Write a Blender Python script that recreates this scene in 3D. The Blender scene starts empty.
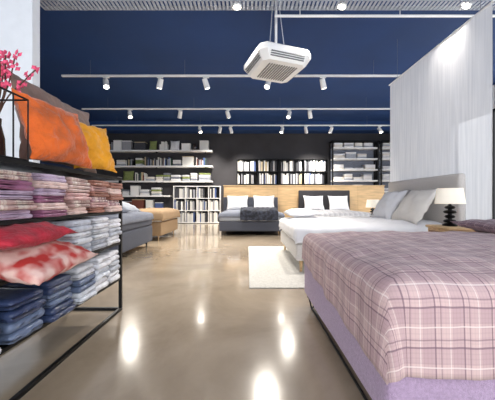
import bpy, bmesh, math, random
from mathutils import Vector, Matrix, noise
random.seed(7)
D = bpy.data
COL = bpy.context.scene.collection

def lin(c):
    def f(v):
        v = v/255.0
        return v/12.92 if v <= 0.04045 else ((v+0.055)/1.055)**2.4
    return (f(c[0]), f(c[1]), f(c[2]), 1.0)

def mat(name, rgb, rough=0.6, var=0.0, scale=8.0, bump=0.0, bscale=60.0, metal=0.0, coat=0.0, emit=0.0, sheen=0.0, aniso=None, c2=None, sharp=0.15):
    m = D.materials.new(name); m.use_nodes = True
    nt = m.node_tree; b = nt.nodes['Principled BSDF']
    b.inputs['Base Color'].default_value = lin(rgb)
    b.inputs['Roughness'].default_value = rough
    b.inputs['Metallic'].default_value = metal
    b.inputs['Coat Weight'].default_value = coat
    b.inputs['Coat Roughness'].default_value = 0.15
    b.inputs['Sheen Weight'].default_value = sheen
    if emit > 0:
        b.inputs['Emission Color'].default_value = lin(rgb)
        b.inputs['Emission Strength'].default_value = emit
    tc = nt.nodes.new('ShaderNodeTexCoord')
    if var > 0 or c2:
        n = nt.nodes.new('ShaderNodeTexNoise'); n.inputs['Scale'].default_value = scale
        n.inputs['Detail'].default_value = 5 if not c2 else 1.5
        mp = nt.nodes.new('ShaderNodeMapping')
        if aniso: mp.inputs['Scale'].default_value = aniso
        nt.links.new(tc.outputs['Object'], mp.inputs['Vector'])
        nt.links.new(mp.outputs['Vector'], n.inputs['Vector'])
        r = nt.nodes.new('ShaderNodeValToRGB')
        r.color_ramp.elements[0].position = 0.5-sharp; r.color_ramp.elements[1].position = 0.5+sharp
        r.color_ramp.elements[0].color = lin([max(0, v*(1-var)) for v in rgb])
        r.color_ramp.elements[1].color = lin(c2 if c2 else [min(255, v*(1+var)) for v in rgb])
        nt.links.new(n.outputs['Fac'], r.inputs['Fac'])
        nt.links.new(r.outputs['Color'], b.inputs['Base Color'])
    if bump > 0:
        n2 = nt.nodes.new('ShaderNodeTexNoise'); n2.inputs['Scale'].default_value = bscale
        n2.inputs['Detail'].default_value = 3
        nt.links.new(tc.outputs['Object'], n2.inputs['Vector'])
        bp = nt.nodes.new('ShaderNodeBump'); bp.inputs['Strength'].default_value = bump
        bp.inputs['Distance'].default_value = 0.02
        nt.links.new(n2.outputs['Fac'], bp.inputs['Height'])
        nt.links.new(bp.outputs['Normal'], b.inputs['Normal'])
    return m

class MB:
    def __init__(s): s.v=[]; s.f=[]; s.mi=[]; s.mats=[]; s.uv=None
    def m(s, mt):
        if mt not in s.mats: s.mats.append(mt)
        return s.mats.index(mt)
    def raw(s, vs, fs, mt, M=None):
        o=len(s.v); i=s.m(mt)
        for p in vs:
            p=Vector(p); s.v.append(M@p if M else p)
        for f in fs: s.f.append([a+o for a in f]); s.mi.append(i)
    def box(s, lo, hi, mt, M=None):
        x0,y0,z0=lo; x1,y1,z1=hi
        s.raw([(x0,y0,z0),(x1,y0,z0),(x1,y1,z0),(x0,y1,z0),(x0,y0,z1),(x1,y0,z1),(x1,y1,z1),(x0,y1,z1)],
              [(0,3,2,1),(4,5,6,7),(0,1,5,4),(1,2,6,5),(2,3,7,6),(3,0,4,7)], mt, M)
    def rbox(s, lo, hi, r, mt, n=8, amp=0.0, freq=4.0, M=None, seed=0.0):
        c=[(lo[i]+hi[i])/2 for i in range(3)]; h=[(hi[i]-lo[i])/2 for i in range(3)]
        r=min(r, min(h)*0.999)
        def samp(hh):
            a=[-hh]; k=3
            for i in range(1,k+1): a.append(-hh + r*(1-math.cos(math.pi/2*i/k)))
            mid=max(1,n)
            for i in range(1,mid): a.append(-(hh-r)+2*(hh-r)*i/mid)
            for i in range(k,0,-1): a.append(hh - r*(1-math.cos(math.pi/2*i/k)))
            a.append(hh); 
            return a
        bm=bmesh.new()
        for ax in range(3):
            u,w=(ax+1)%3,(ax+2)%3
            su,sw=samp(h[u]),samp(h[w])
            for sg in (-1,1):
                g=[]
                for a in su:
                    row=[]
                    for b in sw:
                        p=[0,0,0]; p[ax]=sg*h[ax]; p[u]=a; p[w]=b
                        inn=Vector([max(-(h[i]-r),min(h[i]-r,p[i])) for i in range(3)])
                        d=Vector(p)-inn
                        q=inn+(d.normalized()*r if d.length>1e-9 else d)
                        row.append(bm.verts.new(q))
                    g.append(row)
                for i in range(len(su)-1):
                    for j in range(len(sw)-1):
                        q=[g[i][j],g[i+1][j],g[i+1][j+1],g[i][j+1]]
                        if sg<0: q.reverse()
                        bm.faces.new(q)
        bmesh.ops.remove_doubles(bm, verts=bm.verts, dist=1e-5)
        bm.verts.ensure_lookup_table(); bm.normal_update()
        for i,v in enumerate(bm.verts): v.index=i
        vs=[]
        for v in bm.verts:
            p=Vector(c)+v.co
            if amp>0:
                p=p+v.normal*(amp*noise.noise((p+Vector((seed,seed*1.3,0)))*freq)+0.4*amp*noise.noise((p+Vector((seed,0,seed)))*freq*3))
            vs.append(p)
        fs=[[v.index for v in f.verts] for f in bm.faces]
        bm.free()
        s.raw(vs,fs,mt,M)
    def lathe(s, prof, mt, c=(0,0,0), n=24, M=None, cap=True):
        vs=[];fs=[]
        for (r,z) in prof:
            for i in range(n):
                a=2*math.pi*i/n
                vs.append((c[0]+r*math.cos(a),c[1]+r*math.sin(a),c[2]+z))
        for k in range(len(prof)-1):
            for i in range(n):
                j=(i+1)%n
                fs.append((k*n+i,k*n+j,(k+1)*n+j,(k+1)*n+i))
        if cap:
            fs.append([i for i in range(n)][::-1]); fs.append([(len(prof)-1)*n+i for i in range(n)])
        s.raw(vs,fs,mt,M)
    def rod(s, a, b, r, mt, n=10, r2=None):
        a=Vector(a);b=Vector(b);d=b-a
        q=d.to_track_quat('Z','Y').to_matrix().to_4x4()
        s.lathe([(r,0),(r2 if r2 is not None else r,d.length)],mt,n=n,M=Matrix.Translation(a)@q)
    def pillow(s, c, u, v, w, h, t, mt, n=16, amp=0.01, seed=0.0, sag=0.0):
        u=Vector(u).normalized(); v=Vector(v).normalized(); nn=u.cross(v)
        vs=[];fs=[];idx={}
        for side in (1,-1):
            for i in range(n+1):
                for j in range(n+1):
                    a=-1+2*i/n; b=-1+2*j/n
                    a=math.copysign(abs(a)**0.85,a); b=math.copysign(abs(b)**0.85,b)
                    edge = i in(0,n) or j in(0,n)
                    if edge and side==-1:
                        idx[(side,i,j)]=idx[(1,i,j)]; continue
                    x=w/2*a*(1-0.09*(1-b*b)); y=h/2*b*(1-0.09*(1-a*a))
                    th=t/2*((1-abs(a)**2.6)*(1-abs(b)**2.6))**0.55
                    th*=1+0.12*noise.noise(Vector((a*2+seed,b*2,side*3)))
                    wr=amp*noise.noise(Vector((a*3.3+seed,b*3.3,1.7+seed)))+amp*0.35*noise.noise(Vector((a*8+seed,b*8,seed)))
                    p=Vector(c)+u*x+v*y+nn*(side*th + wr) 
                    idx[(side,i,j)]=len(vs); vs.append(p)
            for i in range(n):
                for j in range(n):
                    q=[idx[(side,i,j)],idx[(side,i+1,j)],idx[(side,i+1,j+1)],idx[(side,i,j+1)]]
                    if side<0:q.reverse()
                    fs.append(q)
        s.raw(vs,fs,mt)
    def make(s, name, parent=None, smooth=True, angle=40):
        me=D.meshes.new(name)
        me.from_pydata([tuple(p) for p in s.v],[],s.f)
        for mt in s.mats: me.materials.append(mt)
        for p,i in zip(me.polygons,s.mi): p.material_index=i
        if smooth:
            for p in me.polygons: p.use_smooth=True
            try: me.set_sharp_from_angle(angle=math.radians(angle))
            except Exception: pass
        me.update()
        o=D.objects.new(name,me); COL.objects.link(o)
        if parent: o.parent=parent
        return o

def empty(name):
    e=D.objects.new(name,None); COL.objects.link(e); e.empty_display_size=0.1; return e

def cloth(name, x0,x1,y0,y1, z, drops, mt, parent, amp=0.006, freq=5, puff=0.03, step=0.03, hem=None, seed=0.0, R=0.03, thick=0.015, flare=0.03, pdec=0.12):
    """drops: (x-, x+, y-, y+) overhang; uv in metres"""
    dxm,dxp,dym,dyp=drops
    if dxm: x0+=R; dxm+=R*0.6
    if dxp: x1-=R; dxp+=R*0.6
    if dym: y0+=R; dym+=R*0.6
    if dyp: y1-=R; dyp+=R*0.6
    def axis(a,b,dm,dp):
        n=int((b-a+dm+dp)/step)+1
        return [a-dm+(b-a+dm+dp)*i/n for i in range(n+1)]
    xs=axis(x0,x1,dxm,dxp); ys=axis(y0,y1,dym,dyp)
    def over(e):
        if e<R*math.pi/2: return R*math.sin(e/R), R*(1-math.cos(e/R))
        q=e-R*math.pi/2
        return R+flare*q/0.3, R+q
    vs=[];uv=[]
    for X in xs:
        for Y in ys:
            cx=max(x0,min(x1,X)); cy=max(y0,min(y1,Y))
            ex=abs(X-cx); ey=abs(Y-cy); sx=-1 if X<x0 else 1; sy=-1 if Y<y0 else 1
            k=hem(cx,cy) if hem else 1.0
            if ex>0 and ey>0:
                e=math.hypot(ex,ey); m_=max(ex,ey)
                e_=m_ + (e-m_)*0.25
                o_,d_=over(e_*k)
                ox=sx*o_*ex/e; oy=sy*o_*ey/e
            else:
                e=max(ex,ey); o_,d_=over(e*k)
                ox=sx*o_ if ex>0 else 0; oy=sy*o_ if ey>0 else 0
            f=min(1,e/0.12)
            di=min(cx-x0 if dxm else 1,x1-cx if dxp else 1,cy-y0 if dym else 1,y1-cy if dyp else 1)
            zz=z+puff*(1-math.exp(-di/pdec))-d_
            P=Vector((X+seed,Y+seed*0.7,seed))
            nz=noise.noise(P*freq)+0.5*noise.noise(P*freq*2.3)+0.9*(0.5-abs(noise.noise(P*freq*0.8+Vector((3,1,0)))))
            if e>0:
                fold=noise.noise(Vector((X*6 if ey>ex else 0,Y*6 if ex>=ey else 0,seed)))*0.02*f
                if ex>=ey: ox+=fold*1.0
                else: oy+=fold
            vs.append((cx+ox, cy+oy, zz+amp*nz*(1 if e==0 else 0.5)))
            uv.append((X,Y))
    fs=[];ny=len(ys)
    for i in range(len(xs)-1):
        for j in range(ny-1):
            fs.append((i*ny+j,(i+1)*ny+j,(i+1)*ny+j+1,i*ny+j+1))
    me=D.meshes.new(name); me.from_pydata(vs,[],fs); me.materials.append(mt)
    l=me.uv_layers.new(name='UVMap')
    for p in me.polygons:
        p.use_smooth=True
        for li in p.loop_indices: l.data[li].uv=uv[me.loops[li].vertex_index]
    o=D.objects.new(name,me); COL.objects.link(o); o.parent=parent
    sm=o.modifiers.new('solid','SOLIDIFY'); sm.thickness=thick; sm.offset=1
    return o

def plaid(name, base, dark, light, period=0.12, mid=None, uvs=True):
    m=D.materials.new(name); m.use_nodes=True; nt=m.node_tree; b=nt.nodes['Principled BSDF']
    b.inputs['Roughness'].default_value=0.85; b.inputs['Sheen Weight'].default_value=0.1
    tc=nt.nodes.new('ShaderNodeTexCoord'); sp=nt.nodes.new('ShaderNodeSeparateXYZ')
    nt.links.new(tc.outputs['UV' if uvs else 'Object'],sp.inputs[0])
    def mth(op,a,bb=None):
        n=nt.nodes.new('ShaderNodeMath'); n.operation=op
        for i,q in enumerate((a,bb)):
            if q is None: continue
            if isinstance(q,(int,float)): n.inputs[i].default_value=q
            else: nt.links.new(q,n.inputs[i])
        return n.outputs[0]
    def band(coord,off,width,per):
        a=mth('FRACT',mth('ADD',mth('DIVIDE',coord,per),off))
        return mth('LESS_THAN',a,width)
    def mix(fac,ca,cb):
        n=nt.nodes.new('ShaderNodeMix'); n.data_type='RGBA'
        nt.links.new(fac,n.inputs[0])
        if isinstance(ca,tuple): n.inputs[6].default_value=ca
        else: nt.links.new(ca,n.inputs[6])
        n.inputs[7].default_value=cb
        return n.outputs[2]
    col=lin(base); x,y=sp.outputs[0],sp.outputs[1]
    for c in (x,y):
        col=mix(mth('MULTIPLY',band(c,0.0,0.42,period),0.28),col,lin(mid or dark))
    for c in (x,y):
        col=mix(mth('MULTIPLY',band(c,0.0,0.3,period*0.125),0.08),col,lin(dark))
        col=mix(mth('MULTIPLY',band(c,0.62,0.05,period),0.6),col,lin(dark))
        col=mix(mth('MULTIPLY',band(c,0.42,0.04,period),0.5),col,lin(dark))
        col=mix(mth('MULTIPLY',band(c,0.1,0.035,period),0.55),col,lin(light))
    nt.links.new(col,b.inputs['Base Color'])
    return m

# ---------------- materials
M_black=mat('black_metal',(22,22,24),0.4,metal=0.6)
M_white=mat('white_paint',(234,234,234),0.5)
M_whitewall=mat('white_plaster',(232,235,240),0.8,var=0.01,bump=0.05)
M_navy=mat('navy_paint',(20,56,108),0.75,var=0.05,scale=0.6)
M_navy2=mat('navy_wall_paint',(20,40,78),0.8,var=0.05,scale=0.6)
M_char=mat('charcoal_paint',(52,51,55),0.85,var=0.06,scale=1.5)
M_wood=mat('oak_wood',(212,178,132),0.5,var=0.06,scale=3,aniso=(1,8,12))
M_wood2=mat('dark_oak_wood',(150,110,70),0.5,var=0.1,scale=3,aniso=(1,8,12))
M_lav=mat('lavender_fabric',(172,148,178),0.95,var=0.05,scale=90,bump=0.4,bscale=260,sheen=0.3)
M_wfab=mat('white_cotton',(228,228,231),0.9,var=0.01,scale=6,bump=0.15,bscale=25)
M_cream=mat('cream_fabric',(214,210,206),0.92,var=0.04,scale=80,bump=0.25,bscale=200)
M_hb=mat('greige_headboard_fabric',(210,205,200),0.92,var=0.03,scale=80,bump=0.25,bscale=200)
M_creamp=mat('cream_pillow_cotton',(226,221,214),0.9,var=0.02,scale=6,bump=0.15,bscale=25)
M_dgrey=mat('dark_grey_fabric',(78,81,92),0.95,var=0.08,scale=80,bump=0.3,bscale=200)
M_mgrey=mat('mid_grey_fabric',(120,125,138),0.95,var=0.08,scale=60,bump=0.3,bscale=200)
M_lgrey=mat('light_grey_fabric',(172,177,187),0.95,var=0.05,scale=60,bump=0.3,bscale=120)
M_throw=mat('black_knit_throw',(28,30,38),0.95,c2=(60,64,78),scale=14,bump=0.6,bscale=90)
M_tan=mat('tan_fabric',(160,134,104),0.95,var=0.06,scale=60,bump=0.3,bscale=200)
M_rug=mat('wool_rug',(206,204,198),0.98,var=0.04,scale=40,bump=0.6,bscale=180)
M_orange=mat('orange_velvet',(206,92,14),0.7,var=0.12,scale=7,bump=0.8,bscale=24,sheen=0.3)
M_yellow=mat('mustard_velvet',(224,152,12),0.7,var=0.08,scale=7,bump=0.5,bscale=24,sheen=0.25)
M_taupe=mat('taupe_velvet',(126,102,92),0.75,var=0.08,scale=10,bump=0.4,bscale=30,sheen=0.2)
M_coral=mat('coral_fabric',(214,76,50),0.85,var=0.05,scale=12,bump=0.3)
M_red=mat('crimson_fabric',(170,26,48),0.7,var=0.12,scale=14,bump=0.4,sheen=0.1)
M_redpat=mat('red_ikat_fabric',(182,48,44),0.8,c2=(226,190,180),scale=11,bump=0.2,sharp=0.1)
M_shelf=mat('white_shelf',(238,238,238),0.5)
M_glow=mat('lamp_face',(255,246,228),0.5,emit=10)
M_green=mat('sage_fabric',(128,140,84),0.9,var=0.08,scale=20)
M_shade=mat('linen_shade',(246,238,222),0.9,bump=0.2,bscale=200,emit=0.25)
M_grille=mat('vent_grille',(120,122,126),0.6)
M_pink=mat('magenta_blossom',(226,84,120),0.7,var=0.15,scale=60)
M_stem=mat('brown_stem',(84,58,44),0.8)
M_glassv=mat('smoked_vase',(60,50,48),0.2,coat=0.5)
M_plaid=plaid('mauve_plaid_cotton',(204,176,174),(98,72,92),(236,224,220),0.11,mid=(160,128,138))
M_check=plaid('grey_check_cotton',(196,196,200),(110,112,122),(230,230,230),0.14)

def floor_mat():
    m=D.materials.new('polished_concrete'); m.use_nodes=True; nt=m.node_tree; b=nt.nodes['Principled BSDF']
    tc=nt.nodes.new('ShaderNodeTexCoord')
    n=nt.nodes.new('ShaderNodeTexNoise'); n.inputs['Scale'].default_value=1.1; n.inputs['Detail'].default_value=10; n.inputs['Roughness'].default_value=0.62; n.inputs['Distortion'].default_value=0.4
    nt.links.new(tc.outputs['Object'],n.inputs['Vector'])
    r=nt.nodes.new('ShaderNodeValToRGB')
    r.color_ramp.elements[0].position=0.28; r.color_ramp.elements[0].color=lin((138,123,104))
    r.color_ramp.elements[1].position=0.72; r.color_ramp.elements[1].color=lin((178,163,143))
    nt.links.new(n.outputs['Fac'],r.inputs['Fac']); nt.links.new(r.outputs['Color'],b.inputs['Base Color'])
    n2=nt.nodes.new('ShaderNodeTexNoise'); n2.inputs['Scale'].default_value=2.5; n2.inputs['Detail'].default_value=8
    nt.links.new(tc.outputs['Object'],n2.inputs['Vector'])
    mr=nt.nodes.new('ShaderNodeMapRange'); mr.inputs['To Min'].default_value=0.12; mr.inputs['To Max'].default_value=0.24
    nt.links.new(n2.outputs['Fac'],mr.inputs['Value']); nt.links.new(mr.outputs['Result'],b.inputs['Roughness'])
    b.inputs['Coat Weight'].default_value=0.4; b.inputs['Coat Roughness'].default_value=0.08
    b.inputs['Specular IOR Level'].default_value=0.7
    n3=nt.nodes.new('ShaderNodeTexNoise'); n3.inputs['Scale'].default_value=3.0; n3.inputs['Detail'].default_value=2
    nt.links.new(tc.outputs['Object'],n3.inputs['Vector'])
    bp=nt.nodes.new('ShaderNodeBump'); bp.inputs['Strength'].default_value=0.03; bp.inputs['Distance'].default_value=0.03
    nt.links.new(n3.outputs['Fac'],bp.inputs['Height']); nt.links.new(bp.outputs['Normal'],b.inputs['Normal']); nt.links.new(bp.outputs['Normal'],b.inputs['Coat Normal'])
    return m
M_floor=floor_mat()

def curtain_mat():
    m=D.materials.new('sheer_curtain'); m.use_nodes=True; nt=m.node_tree
    for n in list(nt.nodes): nt.nodes.remove(n)
    out=nt.nodes.new('ShaderNodeOutputMaterial'); d=nt.nodes.new('ShaderNodeBsdfDiffuse'); t=nt.nodes.new('ShaderNodeBsdfTranslucent'); tr=nt.nodes.new('ShaderNodeBsdfTransparent')
    tc=nt.nodes.new('ShaderNodeTexCoord'); mp=nt.nodes.new('ShaderNodeMapping'); mp.inputs['Scale'].default_value=(1,14,0.6)
    n=nt.nodes.new('ShaderNodeTexNoise'); n.inputs['Scale'].default_value=2; n.inputs['Detail'].default_value=4
    nt.links.new(tc.outputs['Object'],mp.inputs[0]); nt.links.new(mp.outputs[0],n.inputs['Vector'])
    r=nt.nodes.new('ShaderNodeValToRGB'); r.color_ramp.elements[0].position=0.3; r.color_ramp.elements[1].position=0.7
    r.color_ramp.elements[0].color=lin((206,207,212)); r.color_ramp.elements[1].color=lin((224,224,227))
    nt.links.new(n.outputs['Fac'],r.inputs['Fac'])
    nt.links.new(r.outputs['Color'],d.inputs['Color']); nt.links.new(r.outputs['Color'],t.inputs['Color'])
    m1=nt.nodes.new('ShaderNodeMixShader'); m1.inputs[0].default_value=0.45
    nt.links.new(d.outputs[0],m1.inputs[1]); nt.links.new(t.outputs[0],m1.inputs[2])
    m2=nt.nodes.new('ShaderNodeMixShader'); m2.inputs[0].default_value=0.06
    nt.links.new(m1.outputs[0],m2.inputs[1]); nt.links.new(tr.outputs[0],m2.inputs[2])
    nt.links.new(m2.outputs[0],out.inputs['Surface'])
    return m
M_curt=curtain_mat()

F=275.0
def PX(px,d): return (px-247.5)/F*d
def PZ(py,d): return 1.0+(200-py)/F*d
CEIL=4.27; XL=-7.0; XR=7.0; YB=12.0; YF=-2.0

# ---------------- room shell
b=MB(); b.box((XL-0.2,YF,-0.2),(XR+0.2,YB+0.2,0),M_floor); b.make('floor',smooth=False)
b=MB(); b.box((XL-0.2,YF,CEIL),(XR+0.2,YB+0.2,CEIL+0.2),M_navy); b.make('ceiling',smooth=False)
b=MB(); b.box((XL-0.2,YB,0),(XR+0.2,YB+0.2,CEIL),M_char); b.make('wall_back',smooth=False)
b=MB(); b.box((XL-0.2,YF,0),(XL,YB,CEIL),M_navy2); b.make('wall_left',smooth=False)
b=MB(); b.box((XR,YF,0),(XR+0.2,YB,0.25),M_whitewall); b.box((XR,YF,3.6),(XR+0.2,YB,CEIL),M_whitewall)
b.box((XR,9.5,0.25),(XR+0.2,YB,3.6),M_whitewall)
b.make('wall_right',smooth=False)
b=MB()
for k in range(9):
    y=YF+0.05+k*1.4
    b.box((XR+0.02,y,0.25),(XR+0.1,y+0.07,3.6),M_black)
b.box((XR+0.02,YF,0.25),(XR+0.1,9.5,0.31),M_black); b.box((XR+0.02,YF,3.54),(XR+0.1,9.5,3.6),M_black)
b.make('window_1',smooth=False)
b=MB()
for k in range(8):
    x=XL+k*2.0-0.03
    b.box((x,YF-0.08,0),(x+0.06,YF,CEIL),M_black)
b.box((XL,YF-0.08,0),(XR,YF,0.08),M_black); b.box((XL,YF-0.08,2.8),(XR,YF,2.88),M_black)
b.make('added_storefront_opening',smooth=False)  # unseen storefront added behind camera, left open to let world light in
b=MB(); b.box((XL,11.4,3.9),(XR,YB,CEIL),M_navy); b.make('trim_1',smooth=False)
b=MB(); b.box((XL,YB-0.02,0),(XR,YB,0.1),M_black); b.make('baseboard_back',smooth=False)
b=MB(); b.box((-4.6,3.35,0),(-2.62,3.47,CEIL),M_whitewall); b.make('wall_column',smooth=False)

# ---------------- track lights
SP=330
def aim(loc,tgt): return (Vector(tgt)-Vector(loc)).to_track_quat('-Z','Y')
def spot(parent,loc,tgt,energy=SP,size=90,col=(1,0.93,0.83)):
    l=D.lights.new('spot_bulb','SPOT'); l.energy=energy; l.spot_size=math.radians(size); l.spot_blend=0.9; l.color=col; l.shadow_soft_size=0.09
    o=D.objects.new('spot_bulb',l); COL.objects.link(o); o.parent=parent
    o.location=loc; o.rotation_mode='QUATERNION'; o.rotation_quaternion=aim(loc,tgt)
def track(y,z,pxa,pxb,heads,ty=0,energy=SP):
    e=empty('track_light')
    xa,xb=PX(pxa,y),PX(pxb,y)
    t=MB(); t.box((xa,y-0.022,z-0.018),(xb,y+0.022,z+0.022),M_white)
    n=4
    for k in range(n):
        x=xa+(xb-xa)*(k+0.3)/(n-0.4)
        t.rod((x,y,z),(x,y,CEIL),0.003,M_mgrey,n=6)
    t.make('track_rail',e,smooth=False)
    for i,px in enumerate(heads):
        x=PX(px,y); h=MB()
        h.box((x-0.07,y-0.02,z-0.045),(x+0.07,y+0.02,z-0.014),M_white)
        h.rod((x,y,z-0.04),(x,y,z-0.13),0.011,M_white)
        dr=Vector(((-0.5 if i%2 else 0.5)*0.6,ty if i%3 else -0.45,-1)).normalized()
        c=Vector((x,y,z-0.18)); a=c-dr*0.11; q=c+dr*0.11
        h.rod(a,q,0.06,M_white,n=20,r2=0.068)
        h.rod(q+dr*0.001,q+dr*0.004,0.052,M_glow,n=20)
        h.make('spot_head',e)
        loc=q+dr*0.03
        spot(e,loc,loc+dr,energy)
track(6.43,3.9,62,402,[106,160,206,268,323],ty=0.3)
track(8.76,3.9,82,392,[130,180,228,289,310],ty=0.5)
track(10.7,3.9,92,392,[200,220,231,282,306,331,380],ty=0.4,energy=380)

e=empty('cable_tray')
t=MB(); y=4.07; z=3.88; xa,xb=PX(40,y),PX(560,y)
t.box((xa,y-0.1,z-0.005),(xb,y-0.095,z+0.06),M_lgrey); t.box((xa,y+0.095,z-0.005),(xb,y+0.1,z+0.06),M_lgrey)
k=xa
while k<xb:
    t.box((k,y-0.1,z-0.005),(min(k+0.035,xb),y+0.1,z),M_lgrey); k+=0.06
for k in range(5):
    x=xa+0.2+k*1.7
    t.rod((x,y-0.09,z),(x,y-0.09,CEIL),0.006,M_lgrey,n=6); t.rod((x,y+0.09,z),(x,y+0.09,CEIL),0.006,M_lgrey,n=6)
t.rod((PX(275,4.25),4.3,PZ(16,4.3)),(PX(560,4.3),4.3,PZ(16,4.3)),0.02,M_white)
for px in (300,400,500): t.rod((PX(px,4.3),4.3,PZ(16,4.3)),(PX(px,4.3),4.3,CEIL),0.008,M_white,n=6)
t.make('tray_rail',e,smooth=False)
for i,px in enumerate((237,345,472)):
    x=PX(px,y); h=MB()
    h.rod((x,y,z),(x,y,z+0.16),0.012,M_white)
    dr=Vector((-0.3*i,0.1,-1)).normalized(); c=Vector((x,y,z+0.14))
    h.rod(c-Vector((0,0,0.01)),c+dr*0.16,0.06,M_white,n=20,r2=0.07); q=c+dr*0.16
    h.rod(q+dr*0.001,q+dr*0.004,0.055,M_glow,n=20)
    h.make('spot_head',e)
    spot(e,q+dr*0.03,q+dr,SP*0.55)

# ---------------- ceiling ventilation unit
e=empty('ceiling_air_conditioner')
cx,cy,cz=PX(276,4.5),4.5,3.09
R_=Matrix.Translation((cx,cy,cz))@Matrix.Rotation(math.radians(20),4,'Z')@Matrix.Scale(0.93,4)
def octo(h,c,z): return [(h-c,-h,z),(h,-h+c,z),(h,h-c,z),(h-c,h,z),(-h+c,h,z),(-h,h-c,z),(-h,-h+c,z),(-h+c,-h,z)]
b=MB()
rings=[octo(0.44,0.08,0.24),octo(0.47,0.1,0.21),octo(0.47,0.1,0.13),octo(0.40,0.09,0.02),octo(0.38,0.08,0.0)]
vs=[p for r_ in rings for p in r_]; fs=[]
for k in range(4):
    for i in range(8): fs.append((k*8+i,(k+1)*8+i,(k+1)*8+(i+1)%8,k*8+(i+1)%8)[::-1])
fs.append(list(range(8))); fs.append(list(range(32,40))[::-1])
b.raw(vs,fs,M_white,R_); b.make('housing',e,angle=20)
b=MB()
for i in range(12):
    x=-0.25+i*0.0455
    b.box((x,-0.27,-0.012),(x+0.018,0.27,-0.001),M_grille,R_)
for sx in (0,1,2,3):
    RR=R_@Matrix.Rotation(math.pi/2*sx,4,'Z')
    for j in range(3):
        f=0.25+j*0.25; yy=-(0.40+0.07*f)-0.012; zz=0.02+0.11*f
        b.box((-0.3,yy-0.004,zz-0.006),(0.3,yy+0.02,zz+0.006),M_grille,RR)
b.make('louvres',e,smooth=False)
b=MB(); b.rod((cx,cy,cz+0.2),(cx,cy,CEIL),0.022,M_white)
b.rod((cx-0.12,cy,cz+0.2),(cx-0.05,cy,CEIL),0.008,M_lgrey); b.rod((cx+0.16,cy,cz+0.2),(cx+0.04,cy,CEIL),0.008,M_lgrey)
b.make('suspension',e)

# ---------------- hanging curtain
b=MB(); vs=[];fs=[]
ny,nz=60,14
for i in range(ny+1):
    for j in range(nz+1):
        y=3.43+(5.88-3.43)*i/ny; z=0.12+(3.46-0.12)*j/nz
        vs.append((3.05+0.006*math.sin(y*15)+0.008*noise.noise(Vector((y*3,z*0.4,0))),y,z))
for i in range(ny):
    for j in range(nz):
        a=i*(nz+1)+j; fs.append((a,a+nz+1,a+nz+2,a+1))
b.raw(vs,fs,M_curt)
e=empty('hanging_curtain'); b.make('fabric_panel',e,angle=180)
b=MB(); b.rod((3.05,3.4,3.47),(3.05,5.92,3.47),0.014,M_white)
for y in (3.6,5.6): b.rod((3.05,y,3.47),(3.05,y,CEIL),0.003,M_mgrey,n=6)
b.make('curtain_rod',e)

# ---------------- beds
def legs(b,x0,x1,y0,y1,z,mt,r=0.03,ins=0.1,taper=0.6,zb=0.0):
    for x in (x0+ins,x1-ins):
        for y in (y0+ins,y1-ins): b.rod((x,y,zb),(x,y,z+0.01),r*taper,mt,r2=r)
e=empty('lavender_boxspring_bed')
bx0,bx1,by0,by1=0.54,2.68,1.06,2.65
b=MB(); b.rbox((bx0,by0,0.11),(bx1,by1,0.46),0.035,M_lav,n=8,amp=0.004); b.make('bed_base',e,angle=180)
b=MB(); b.rbox((bx0+0.02,by0+0.02,0.462),(bx1,by1-0.02,0.66),0.07,M_wfab,n=6); b.make('mattress',e,angle=180)
b=MB()
for x in (bx0+0.05,bx1-0.25):
    for y in (by0+0.12,by1-0.12):
        b.rod((x-0.03,y,0.13),(x,y,0.0),0.007,M_black); b.rod((x+0.12,y,0.13),(x,y,0.0),0.007,M_black)
        b.rod((x-0.04,y,0.11),(x+0.13,y,0.11),0.008,M_black)
    b.rod((x,by0+0.12,0.008),(x,by1-0.12,0.008),0.008,M_black)
b.make('hairpin_legs',e)
b=MB(); b.rbox((bx1+0.005,by0-0.03,0.1),(bx1+0.13,by1+0.03,1.2),0.04,M_lav,n=6); b.make('headboard',e,angle=180)
def hemf(x,y):
    t=(y-by0)/(by1-by0)
    return 1.38-0.45*max(0,min(1,t))
cloth('plaid_duvet',bx0-0.01,bx1-0.02,by0-0.01,by1+0.01,0.675,(0.24,0.0,0.24,0.24),M_plaid,e,amp=0.015,freq=5,puff=0.045,step=0.018,hem=hemf,seed=2.0,R=0.08,flare=0.01,pdec=0.2)
M_plaid_o=plaid('mauve_plaid_pillow_cotton',(168,142,146),(74,54,78),(216,202,200),0.09,mid=(116,90,102),uvs=False)
def plaid_pillow(name,c,par):
    b=MB(); b.pillow(c,(0,1,0),(-1,0,0.08),0.66,0.48,0.12,M_plaid_o,amp=0.025,seed=c[1]*3); b.make(name,par,angle=180)
plaid_pillow('pillow_1',(2.14,2.26,0.765),e); plaid_pillow('pillow_2',(2.3,1.5,0.775),e)

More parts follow.
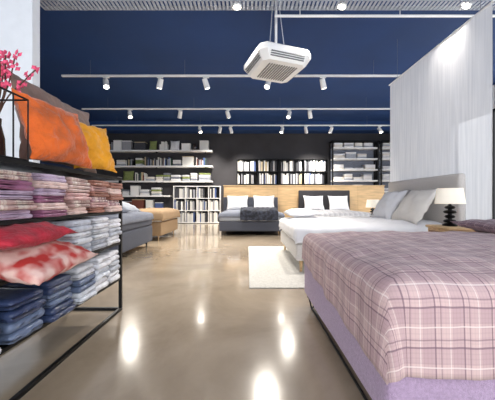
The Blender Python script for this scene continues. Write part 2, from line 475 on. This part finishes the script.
e=empty('white_boxspring_bed')
wx0,wx1,wy0,wy1=0.66,2.82,3.72,5.5
b=MB(); b.rbox((wx0,wy0,0.17),(wx1,wy1,0.40),0.03,M_cream,n=5); b.make('bed_base',e,angle=180)
b=MB(); b.rbox((wx0,wy0,0.402),(wx1,wy1,0.60),0.05,M_wfab,n=5,amp=0.004); b.make('mattress',e,angle=180)
b=MB(); legs(b,wx0,wx1,wy0,wy1,0.17,M_wood,0.028,0.08,zb=0.016); b.make('bed_legs',e)
b=MB(); b.rbox((wx1+0.005,wy0-0.05,0.1),(wx1+0.11,wy1+0.05,1.36),0.04,M_hb,n=5,amp=0.004); b.make('headboard',e,angle=180)
cloth('white_duvet',wx0-0.01,wx1-0.1,wy0-0.01,wy1+0.01,0.615,(0.14,0.0,0.2,0.2),M_wfab,e,amp=0.022,freq=3.5,puff=0.05,step=0.03,seed=5)
for k,(yy,c,mt) in enumerate(((4.15,2.5,M_creamp),(4.95,2.52,M_wfab))):
    b=MB(); b.pillow((c,yy,0.91),(0,-1,0),(0.5,0,0.8),0.7,0.6,0.18,mt,amp=0.03,seed=k*4+1); b.make('pillow_%d'%(k+1),e,angle=180)
b=MB(); b.pillow((1.0,5.15,0.76),(1,0,0),(0,1,0),0.6,0.55,0.16,M_wfab,amp=0.015,seed=9); b.make('pillow_3',e,angle=180)

def nightstand(x,y,mt,h=0.58,zb=0.0):
    b=MB(); b.rbox((x-0.22,y-0.2,h-0.03),(x+0.22,y+0.2,h),0.012,mt,n=2)
    b.rbox((x-0.2,y-0.18,h-0.3),(x+0.2,y+0.18,h-0.031),0.01,mt,n=2)
    b.box((x-0.206,y-0.15,h-0.27),(x-0.2,y+0.15,h-0.06),M_wood2); b.rod((x-0.225,y,h-0.16),(x-0.2,y,h-0.16),0.012,M_black)
    for sx in(-1,1):
        for sy in(-1,1): b.rod((x+sx*0.17,y+sy*0.15,zb),(x+sx*0.16,y+sy*0.14,h-0.295),0.012,M_black,r2=0.018)
    return b.make('nightstand')
def lamp(x,y,z,s=1.0):
    e=empty('table_lamp'); b=MB()
    prof=[(0.075,0),(0.08,0.012),(0.05,0.03)]
    for k in range(4):
        zz=0.03+k*0.055; rr=(0.07,0.056,0.07,0.056)[k]
        prof+=[(0.022,zz+0.004),(rr*0.8,zz+0.012),(rr,zz+0.026),(rr*0.8,zz+0.042),(0.022,zz+0.05)]
    prof+=[(0.012,0.26),(0.012,0.32)]
    b.lathe([(r*s,zz*s) for r,zz in prof],M_black,c=(x,y,z)); b.make('lamp_base',e)
    b=MB(); b.lathe([(0.155*s,0.265*s),(0.13*s,0.45*s),(0.127*s,0.45*s),(0.152*s,0.265*s)],M_shade,c=(x,y,z),n=32,cap=False); b.make('lamp_shade',e)
nightstand(2.4,3.18,M_wood,h=0.70,zb=0.016); lamp(2.34,3.18,0.702,0.96)
nightstand(2.65,6.1,M_wood); lamp(2.78,6.1,0.581,0.95)

b=MB(); b.rbox((0.02,3.1,0.001),(2.7,5.85,0.014),0.006,M_rug,n=3); b.make('area_rug')

def bed_y(name,x0,x1,y0,y1,base,matm,duv,hbm,hbh,pil,throw=None,hem=0.15):
    e=empty(name)
    b=MB(); b.rbox((x0,y0,0.12),(x1,y1,0.4),0.03,base,n=4); b.make('bed_base',e,angle=180)
    b=MB(); b.rbox((x0,y0,0.402),(x1,y1,0.6),0.05,matm,n=4); b.make('mattress',e,angle=180)
    b=MB(); legs(b,x0,x1,y0,y1,0.12,M_black,0.02,0.1); b.make('bed_legs',e)
    b=MB(); b.rbox((x0-0.05,y1+0.005,0.05),(x1+0.05,y1+0.11,hbh),0.03,hbm,n=4); b.make('headboard',e,angle=180)
    cloth('duvet',x0-0.01,x1+0.01,y0-0.01,y1-0.1,0.61,(hem,hem,0.1,0),duv,e,amp=0.012,freq=3,puff=0.04,step=0.05,seed=x0)
    w=(x1-x0)/2
    for k in range(2):
        b=MB(); b.pillow((x0+w*(k+0.5),y1-0.22,0.9),(1,0,0),(0,0.4,0.9),w*0.82,0.55,0.18,pil,seed=k*3+x0,amp=0.02); b.make('pillow_%d'%(k+1),e,angle=180)
    return e
bed_y('grey_boxspring_bed',-0.8,1.02,7.7,9.65,M_dgrey,M_lgrey,M_mgrey,M_dgrey,1.1,M_wfab)
e=D.objects['grey_boxspring_bed']
cloth('throw_blanket',-0.2,0.85,7.66,9.0,0.675,(0,0,0.25,0),M_throw,e,amp=0.04,freq=5,puff=0.04,step=0.035,seed=8,thick=0.03)
bed_y('dark_headboard_bed',1.85,3.55,7.6,9.65,M_lgrey,M_wfab,M_check,M_char,1.34,M_wfab)

def bed_l(name,x0,x1,y0,y1,base,matm,duv,hbm,pil,throw=None,lm=M_black,zt=0.62):
    e=empty(name)
    b=MB(); b.rbox((x0,y0,0.12),(x1,y1,0.46),0.03,base,n=4); b.make('bed_base',e,angle=180)
    b=MB(); b.rbox((x0,y0,0.462),(x1,y1,zt),0.05,matm,n=4); b.make('mattress',e,angle=180)
    b=MB(); legs(b,x0,x1,y0,y1,0.12,lm,0.02,0.1); b.make('bed_legs',e)
    b=MB(); b.rbox((x0-0.11,y0-0.04,0.05),(x0-0.005,y1+0.04,1.25),0.03,hbm,n=4); b.make('headboard',e,angle=180)
    cloth('duvet',x0+0.1,x1+0.01,y0-0.01,y1+0.01,zt+0.012,(0,0.12,0.12,0.12),duv,e,amp=0.018,freq=3,puff=0.05,step=0.05,seed=y0)
    w=(y1-y0)/2
    for k in range(2):
        b=MB(); b.pillow((x0+0.24,y0+w*(k+0.5),zt+0.3),(0,1,0),(-0.45,0,0.85),w*0.82,0.55,0.18,pil,seed=k*3+y0,amp=0.02); b.make('pillow_%d'%(k+1),e,angle=180)
    if throw: cloth('throw_blanket',x1-0.75,x1+0.02,y0-0.02,y1+0.02,zt+0.075,(0,0.2,0.2,0.2),throw,e,amp=0.02,freq=4,puff=0.04,step=0.05,seed=3,thick=0.03)
    return e
e=bed_l('charcoal_boxspring_bed',-4.1,-2.05,4.35,5.95,M_dgrey,M_dgrey,M_mgrey,M_dgrey,M_wfab,zt=0.7)
b=MB(); b.pillow((-2.45,5.45,0.86),(0,1,0),(-0.9,0,0.35),0.6,0.5,0.16,M_lgrey,seed=5,amp=0.02)
b.pillow((-2.4,4.8,0.85),(0,1,0),(-0.9,0,0.2),0.6,0.5,0.16,M_mgrey,seed=7,amp=0.02); b.make('pillow_3',e,angle=180)
bed_l('tan_boxspring_bed',-4.15,-2.1,6.7,8.3,M_tan,M_cream,M_creamp,M_tan,M_wfab,throw=M_tan,lm=M_wood)

b=MB(); b.box((-0.85,9.85,0),(4.9,9.95,1.5),M_wood); b.box((-0.87,9.83,1.5),(4.92,9.97,1.53),M_wood)
for k in range(1,6): b.box((-0.85+k*0.96,9.846,0),(-0.846+k*0.96,9.85,1.5),M_wood2)
b.make('wood_partition',smooth=False)

# ---------------- bookcases on back wall
PAL=[mat('binder_%d'%i,c,0.6) for i,c in enumerate([(225,225,222),(208,208,206),(150,152,160),(60,62,70),(70,90,140),(235,235,235),(190,172,140),(34,36,44),(110,60,50),(60,90,80)])]
LIGHT=[PAL[0],PAL[1],PAL[5],PAL[5],PAL[2],PAL[6]]
def bookcase(name,x0,x1,z0,z1,yd,cols,rows,fm,back=None,fill=0.95,bh=0.85,pal=PAL):
    e=empty(name); y1=YB-0.03; y0=y1-yd; f=MB(); t=0.03
    f.box((x0,y0,z0),(x1,y1,z0+t),fm); f.box((x0,y0,z1-t),(x1,y1,z1),fm)
    for c in range(cols+1):
        x=x0+(x1-x0-t)*c/cols; f.box((x,y0,z0+t),(x+t,y1,z1-t),fm)
    for r in range(1,rows):
        z=z0+(z1-z0)*r/rows
        for c in range(cols):
            xa=x0+(x1-x0-t)*c/cols+t; xb=x0+(x1-x0-t)*(c+1)/cols
            f.box((xa,y0,z-t/2),(xb,y1,z+t/2),fm)
    if back: f.box((x0,y1-0.01,z0),(x1,y1,z1),back)
    f.make('carcass',e,smooth=False)
    bk=MB()
    for r in range(rows):
        za=z0+(z1-z0)*r/rows+(t if r==0 else t/2)+0.002; H=(z1-z0)/rows-t
        for c in range(cols):
            x=x0+(x1-x0-t)*c/cols+t+0.01; xe=x0+(x1-x0-t)*(c+1)/cols-0.01
            while x<xe-0.09:
                w=random.uniform(0.03,0.085)
                if random.random()<fill:
                    bk.box((x,y0+random.uniform(0.01,0.05),za),(x+w-0.006,y1-0.04,za+H*random.uniform(bh-0.15,bh+0.06)),random.choice(pal))
                x+=w
    bk.make('books',e,smooth=False)
bookcase('sample_bookcase',-3.15,-1.15,0.02,1.6,0.3,4,3,M_shelf,pal=PAL[:5]+LIGHT[:3])
bookcase('sample_bookcase',PX(237,12),PX(279,12)-0.02,0.05,2.75,0.3,2,5,M_black,pal=LIGHT+PAL[2:5]+PAL[7:8],fill=0.88)
bookcase('sample_bookcase',PX(279,12)+0.02,PX(326,12),0.05,2.75,0.3,2,5,M_black,pal=LIGHT+PAL[2:5]+PAL[7:8],fill=0.88)

def wallshelf(z,xa,xb,kinds):
    e=empty('wall_shelf'); s=MB(); s.box((xa,YB-0.36,z-0.065),(xb,YB-0.005,z),M_shelf)
    for k in range(3):
        x=xa+0.3+k*(xb-xa-0.6)/2; s.box((x,YB-0.3,z-0.11),(x+0.02,YB-0.005,z-0.066),M_black)
    s.make('shelf_board',e,smooth=False)
    it=MB(); x=xa+0.08
    while x<xb-0.5:
        k=random.choice(kinds); w=random.uniform(0.25,0.5)
        yc=YB-0.18
        if k=='fold':
            hh=z+0.002
            for j in range(random.randint(2,4)):
                th=0.08; it.rbox((x,YB-0.33,hh),(x+w,YB-0.03,hh+th),0.025,random.choice([M_wfab,M_wfab,M_lgrey,M_creamp,M_mgrey,M_green]),n=1); hh+=th+0.002
        elif k=='pill':
            it.pillow((x+w/2,yc,z+0.22),(1,0,0),(0,0.2,0.97),w,0.44,0.14,random.choice([M_green,M_green,M_lgrey,M_wfab]),n=8)
        elif k=='box':
            h=random.uniform(0.18,0.4); it.box((x,YB-0.3,z+0.002),(x+w,YB-0.05,z+h),random.choice(PAL+LIGHT+[M_wfab]))
            it.box((x-0.005,YB-0.305,z+h),(x+w+0.005,YB-0.045,z+h+0.03),random.choice(LIGHT))
        elif k=='book':
            xx=x
            while xx<x+w:
                ww=random.uniform(0.03,0.07); it.box((xx,YB-0.28,z+0.002),(xx+ww-0.006,YB-0.05,z+random.uniform(0.22,0.38)),random.choice(PAL+LIGHT[:3])); xx+=ww
        elif k=='vase':
            it.lathe([(0.05,0),(0.09,0.08),(0.1,0.16),(0.05,0.25),(0.04,0.3)],random.choice([M_glassv,M_wfab,M_green]),c=(x+0.1,yc,z+0.002),n=16); w=0.22
        x+=w+random.uniform(0.02,0.14)
    it.make('shelf_items',e)
wallshelf(3.12,-6.3,-1.5,['box','book','pill','vase','book'])
wallshelf(2.46,-6.3,-1.5,['fold','box','book','vase','book'])
wallshelf(1.82,-6.3,-1.5,['fold','pill','fold','book'])
wallshelf(1.2,-6.3,-3.3,['fold','fold','box'])
wallshelf(0.6,-6.3,-3.3,['fold','fold','box'])

def rshelf(x0,x1,n,seed):
    random.seed(seed)
    e=empty('display_shelving'); f=MB(); y0=YB-0.45; y1=YB-0.03
    for x in (x0,x1-0.05):
        for y in (y0,y1-0.05): f.box((x,y,0),(x+0.05,y+0.05,3.5),M_black)
    f.box((x0,y0,3.46),(x1,y1,3.5),M_black)
    f.box((x0+0.05,y1-0.03,0.1),(x1-0.05,y1-0.012,3.45),M_mgrey)
    for k in range(n):
        z=0.4+k*0.46; f.box((x0+0.05,y0+0.005,z),(x1-0.05,y1-0.04,z+0.055),M_shelf)
    f.make('frame_and_boards',e,smooth=False)
    it=MB()
    for k in range(n):
        z=0.456+k*0.46; x=x0+0.1
        while x<x1-0.45:
            w=random.uniform(0.3,0.45); hh=z+0.001
            for j in range(random.randint(1,4)):
                it.rbox((x,y0+0.04,hh),(x+w,y1-0.06,hh+0.065),0.025,random.choice([M_wfab,M_wfab,M_creamp,M_lgrey]),n=1); hh+=0.067
            x+=w+0.05
    it.make('folded_linen',e)
rshelf(PX(329,12),PX(374,12),7,3); rshelf(PX(376,12),PX(400,12),7,5)
random.seed(21)

# ---------------- textile display rack
RX0,RX1,RY0,RY1=-1.62,-1.155,0.95,2.5
LV=[0.03,0.30,0.62,0.9,1.18]
e=empty('display_rack')
b=MB(); t=0.012
for x in (RX0,RX1):
    for y in (RY0,RY1): b.box((x-t,y-t,0),(x+t,y+t,1.2),M_black)
    for z in (0.012,1.19): b.box((x-t,RY0+t,z-t),(x+t,RY1-t,z+t),M_black)
    for z in LV[1:4]: b.box((x-0.008,RY0+t,z-0.02),(x+0.008,RY1-t,z),M_black)
for y in (RY0,RY1):
    for z in (0.012,1.19): b.box((RX0+t,y-t,z-t),(RX1-t,y+t,z+t),M_black)
    for z in LV[1:4]: b.box((RX0+t,y-0.008,z-0.02),(RX1-t,y+0.008,z),M_black)
for z in LV[1:4]: b.box((RX0,RY0,z-0.01),(RX1,RY1,z-0.002),M_black)
b.box((RX0,RY0,1.185),(RX1,RY1,1.199),M_black)
b.make('rack_frame',e,smooth=False)
def C(n,c,coat=0.35,var=0.05,c2=None,aniso=None,scale=25,sharp=0.15): return mat(n,c,0.65,var=var,scale=scale,bump=0.35,bscale=30,coat=coat,c2=c2,aniso=aniso,sharp=sharp)
cA=[C('dusty_pink_textile',(214,172,168)),C('lilac_textile',(186,166,188)),
    C('beige_stripe_textile',(220,204,192),c2=(184,152,146),aniso=(0.3,5,0.3),scale=10,sharp=0.06),
    C('plum_textile',(138,84,114)),C('blush_textile',(226,198,190)),
    C('rust_textile',(166,114,98)),C('mauve_stripe_textile',(170,128,138),c2=(220,200,194),aniso=(0.3,5,0.3),scale=10,sharp=0.06)]
cB=[C('pearl_grey_textile',(184,188,198)),C('white_textile',(226,226,231)),C('silver_textile',(160,166,182)),C('soft_grey_textile',(206,208,214))]
cC=[C('navy_textile',(46,62,100),0.6),C('slate_textile',(98,114,144),0.6),C('white_wrapped_textile',(216,221,230),0.6),C('blue_stripe_textile',(62,78,118),0.6,c2=(168,178,200),aniso=(0.3,5,0.3),scale=9,sharp=0.06)]
def stack(y0,y1,z,n,th,pal,x1=-1.13,dep=0.42,nm='folded_textiles'):
    b=MB(); hh=z+0.003; last=None
    for k in range(n):
        j=random.uniform(-0.018,0.018)
        mt=random.choice([p for p in pal if p is not last] or pal); last=mt
        a=hh
        for q in range(2):
            b.rbox((x1-dep+j,y0+random.uniform(0,0.018),a),(x1+j-0.006*q,y1-random.uniform(0,0.018),a+th/2-0.0005),th*0.3,mt,n=8,amp=0.006,freq=9,seed=k+z*9+y0*7)
            a+=th/2
        hh+=th+0.001
    b.make(nm,e,angle=180)
bins=[(0.98,1.22),(1.24,1.48),(1.50,1.73),(1.75,1.98),(2.0,2.23),(2.25,2.48)]
for i,(a,c) in enumerate(bins):
    stack(a,c,LV[3],5 if i%2 else 6,0.048 if i%2 else 0.04,[[cA[4],cA[2]],[cA[0],cA[1],cA[3],cA[2]],[cA[3],cA[1],cA[4]],[cA[2],cA[4],cA[0]],[cA[0],cA[6],cA[5]],[cA[5],cA[0],cA[4],cA[6]]][i])
stack(0.98,1.2,LV[2],2,0.08,cB)
stack(1.74,1.97,LV[2],3,0.08,[cB[0],cB[2],cB[3]],x1=-1.10)
stack(1.99,2.22,LV[2],3,0.08,[cB[1],cB[0],cB[3]],x1=-1.11)
stack(2.24,2.47,LV[2],3,0.07,[cB[1],cB[0],cB[1]],x1=-1.12)
b=MB(); b.pillow((-1.2,1.38,0.83),(0.1,1,0.05),(-1,0,0.1),0.42,0.42,0.11,M_red,amp=0.015,seed=3); b.make('red_cushion',e,angle=180)
b=MB(); b.pillow((-1.16,1.46,0.705),(0,1,0.08),(-1,0,0.25),0.5,0.5,0.16,M_redpat,amp=0.02,seed=6); b.make('patterned_cushion',e,angle=180)
stack(0.98,1.26,LV[1],3,0.085,[cC[2],cC[0]],x1=-1.12)
stack(1.28,1.53,LV[1],2,0.11,[cC[0],cC[1],cC[3]],x1=-1.1)
stack(1.55,1.78,LV[1],3,0.075,[cC[0],cC[1]],x1=-1.11)
stack(1.8,2.02,LV[1],3,0.08,[cC[1],cC[2],cB[3]],x1=-1.11)
stack(2.04,2.25,LV[1],3,0.085,[cB[1],cC[2]],x1=-1.11)
stack(2.27,2.47,LV[1],3,0.085,[cB[1],cB[0]],x1=-1.12)
def cush(nm,c,u,v,w,h,t,mt,seed,par=None):
    b=MB(); b.pillow(c,u,v,w,h,t,mt,amp=0.028,seed=seed,n=26); b.make(nm,par)
cush('orange_cushion',(-1.24,1.79,1.43),(0.12,1,0.0),(-0.28,0,1),0.5,0.42,0.17,M_orange,1)
cush('mustard_cushion',(-1.27,2.24,1.435),(0.35,1,0.0),(-0.3,0.1,1),0.4,0.42,0.13,M_yellow,2)
cush('taupe_cushion',(-1.50,2.2,1.545),(0.1,1,-0.06),(-0.15,0,1),0.78,0.6,0.14,M_taupe,4)
e2=empty('wire_basket'); b=MB()
cush('basket_cushion',(-1.36,1.2,1.42),(0.1,1,0),(-0.2,0,1),0.36,0.38,0.14,M_coral,5,e2)
x0,x1,y0,y1,z0,z1=-1.61,-1.165,1.0,1.46,1.203,1.53
for z in (z0+0.006,z1):
    b.rod((x0,y0,z),(x1,y0,z),0.005,M_black,n=6); b.rod((x1,y0,z),(x1,y1,z),0.005,M_black,n=6)
    b.rod((x1,y1,z),(x0,y1,z),0.005,M_black,n=6); b.rod((x0,y1,z),(x0,y0,z),0.005,M_black,n=6)
for k in range(6):
    y=y0+(y1-y0)*k/5
    for x in (x0,x1): b.rod((x,y,z0),(x,y,z1),0.004,M_black,n=6)
b.make('basket_wires',e2)
e3=empty('blossom_vase'); b=MB()
vx,vy=-1.54,1.68
b.lathe([(0.04,0),(0.05,0.05),(0.045,0.18),(0.028,0.26),(0.03,0.3)],M_glassv,c=(vx,vy,1.2)); b.make('vase',e3)
b=MB()
for k in range(6):
    p=Vector((vx,vy,1.48)); d=Vector((random.uniform(-0.05,0.42),random.uniform(-0.15,0.2),1)).normalized()
    for s_ in range(7):
        q=p+d*0.06; b.rod(p,q,0.004,M_stem,n=6); p=q; d=(d+Vector((random.uniform(-.15,.15),random.uniform(-.15,.15),0))).normalized()
        if s_>2:
            for r_ in range(4):
                o=p+Vector((random.uniform(-.02,.02),random.uniform(-.02,.02),random.uniform(-.02,.02)))
                b.pillow(o,(random.uniform(-1,1),random.uniform(-1,1),0.2),(0.1,0.2,1),0.026,0.026,0.014,M_pink,n=4,amp=0)
b.make('blossom_branches',e3)

w=D.worlds.new('World'); bpy.context.scene.world=w; w.use_nodes=True
bg=w.node_tree.nodes['Background']; bg.inputs[0].default_value=(0.94,0.97,1.0,1); bg.inputs[1].default_value=2.4

cam=D.cameras.new('camera'); cam.sensor_width=36; cam.lens=36*F/495
co=D.objects.new('camera',cam); COL.objects.link(co); co.location=(0,0,1.0); co.rotation_euler=(math.radians(90),0,0)
cam.clip_start=0.05
bpy.context.scene.camera=co
vs=bpy.context.scene.view_settings
vs.view_transform='Standard'; vs.look='None'; vs.exposure=0.42
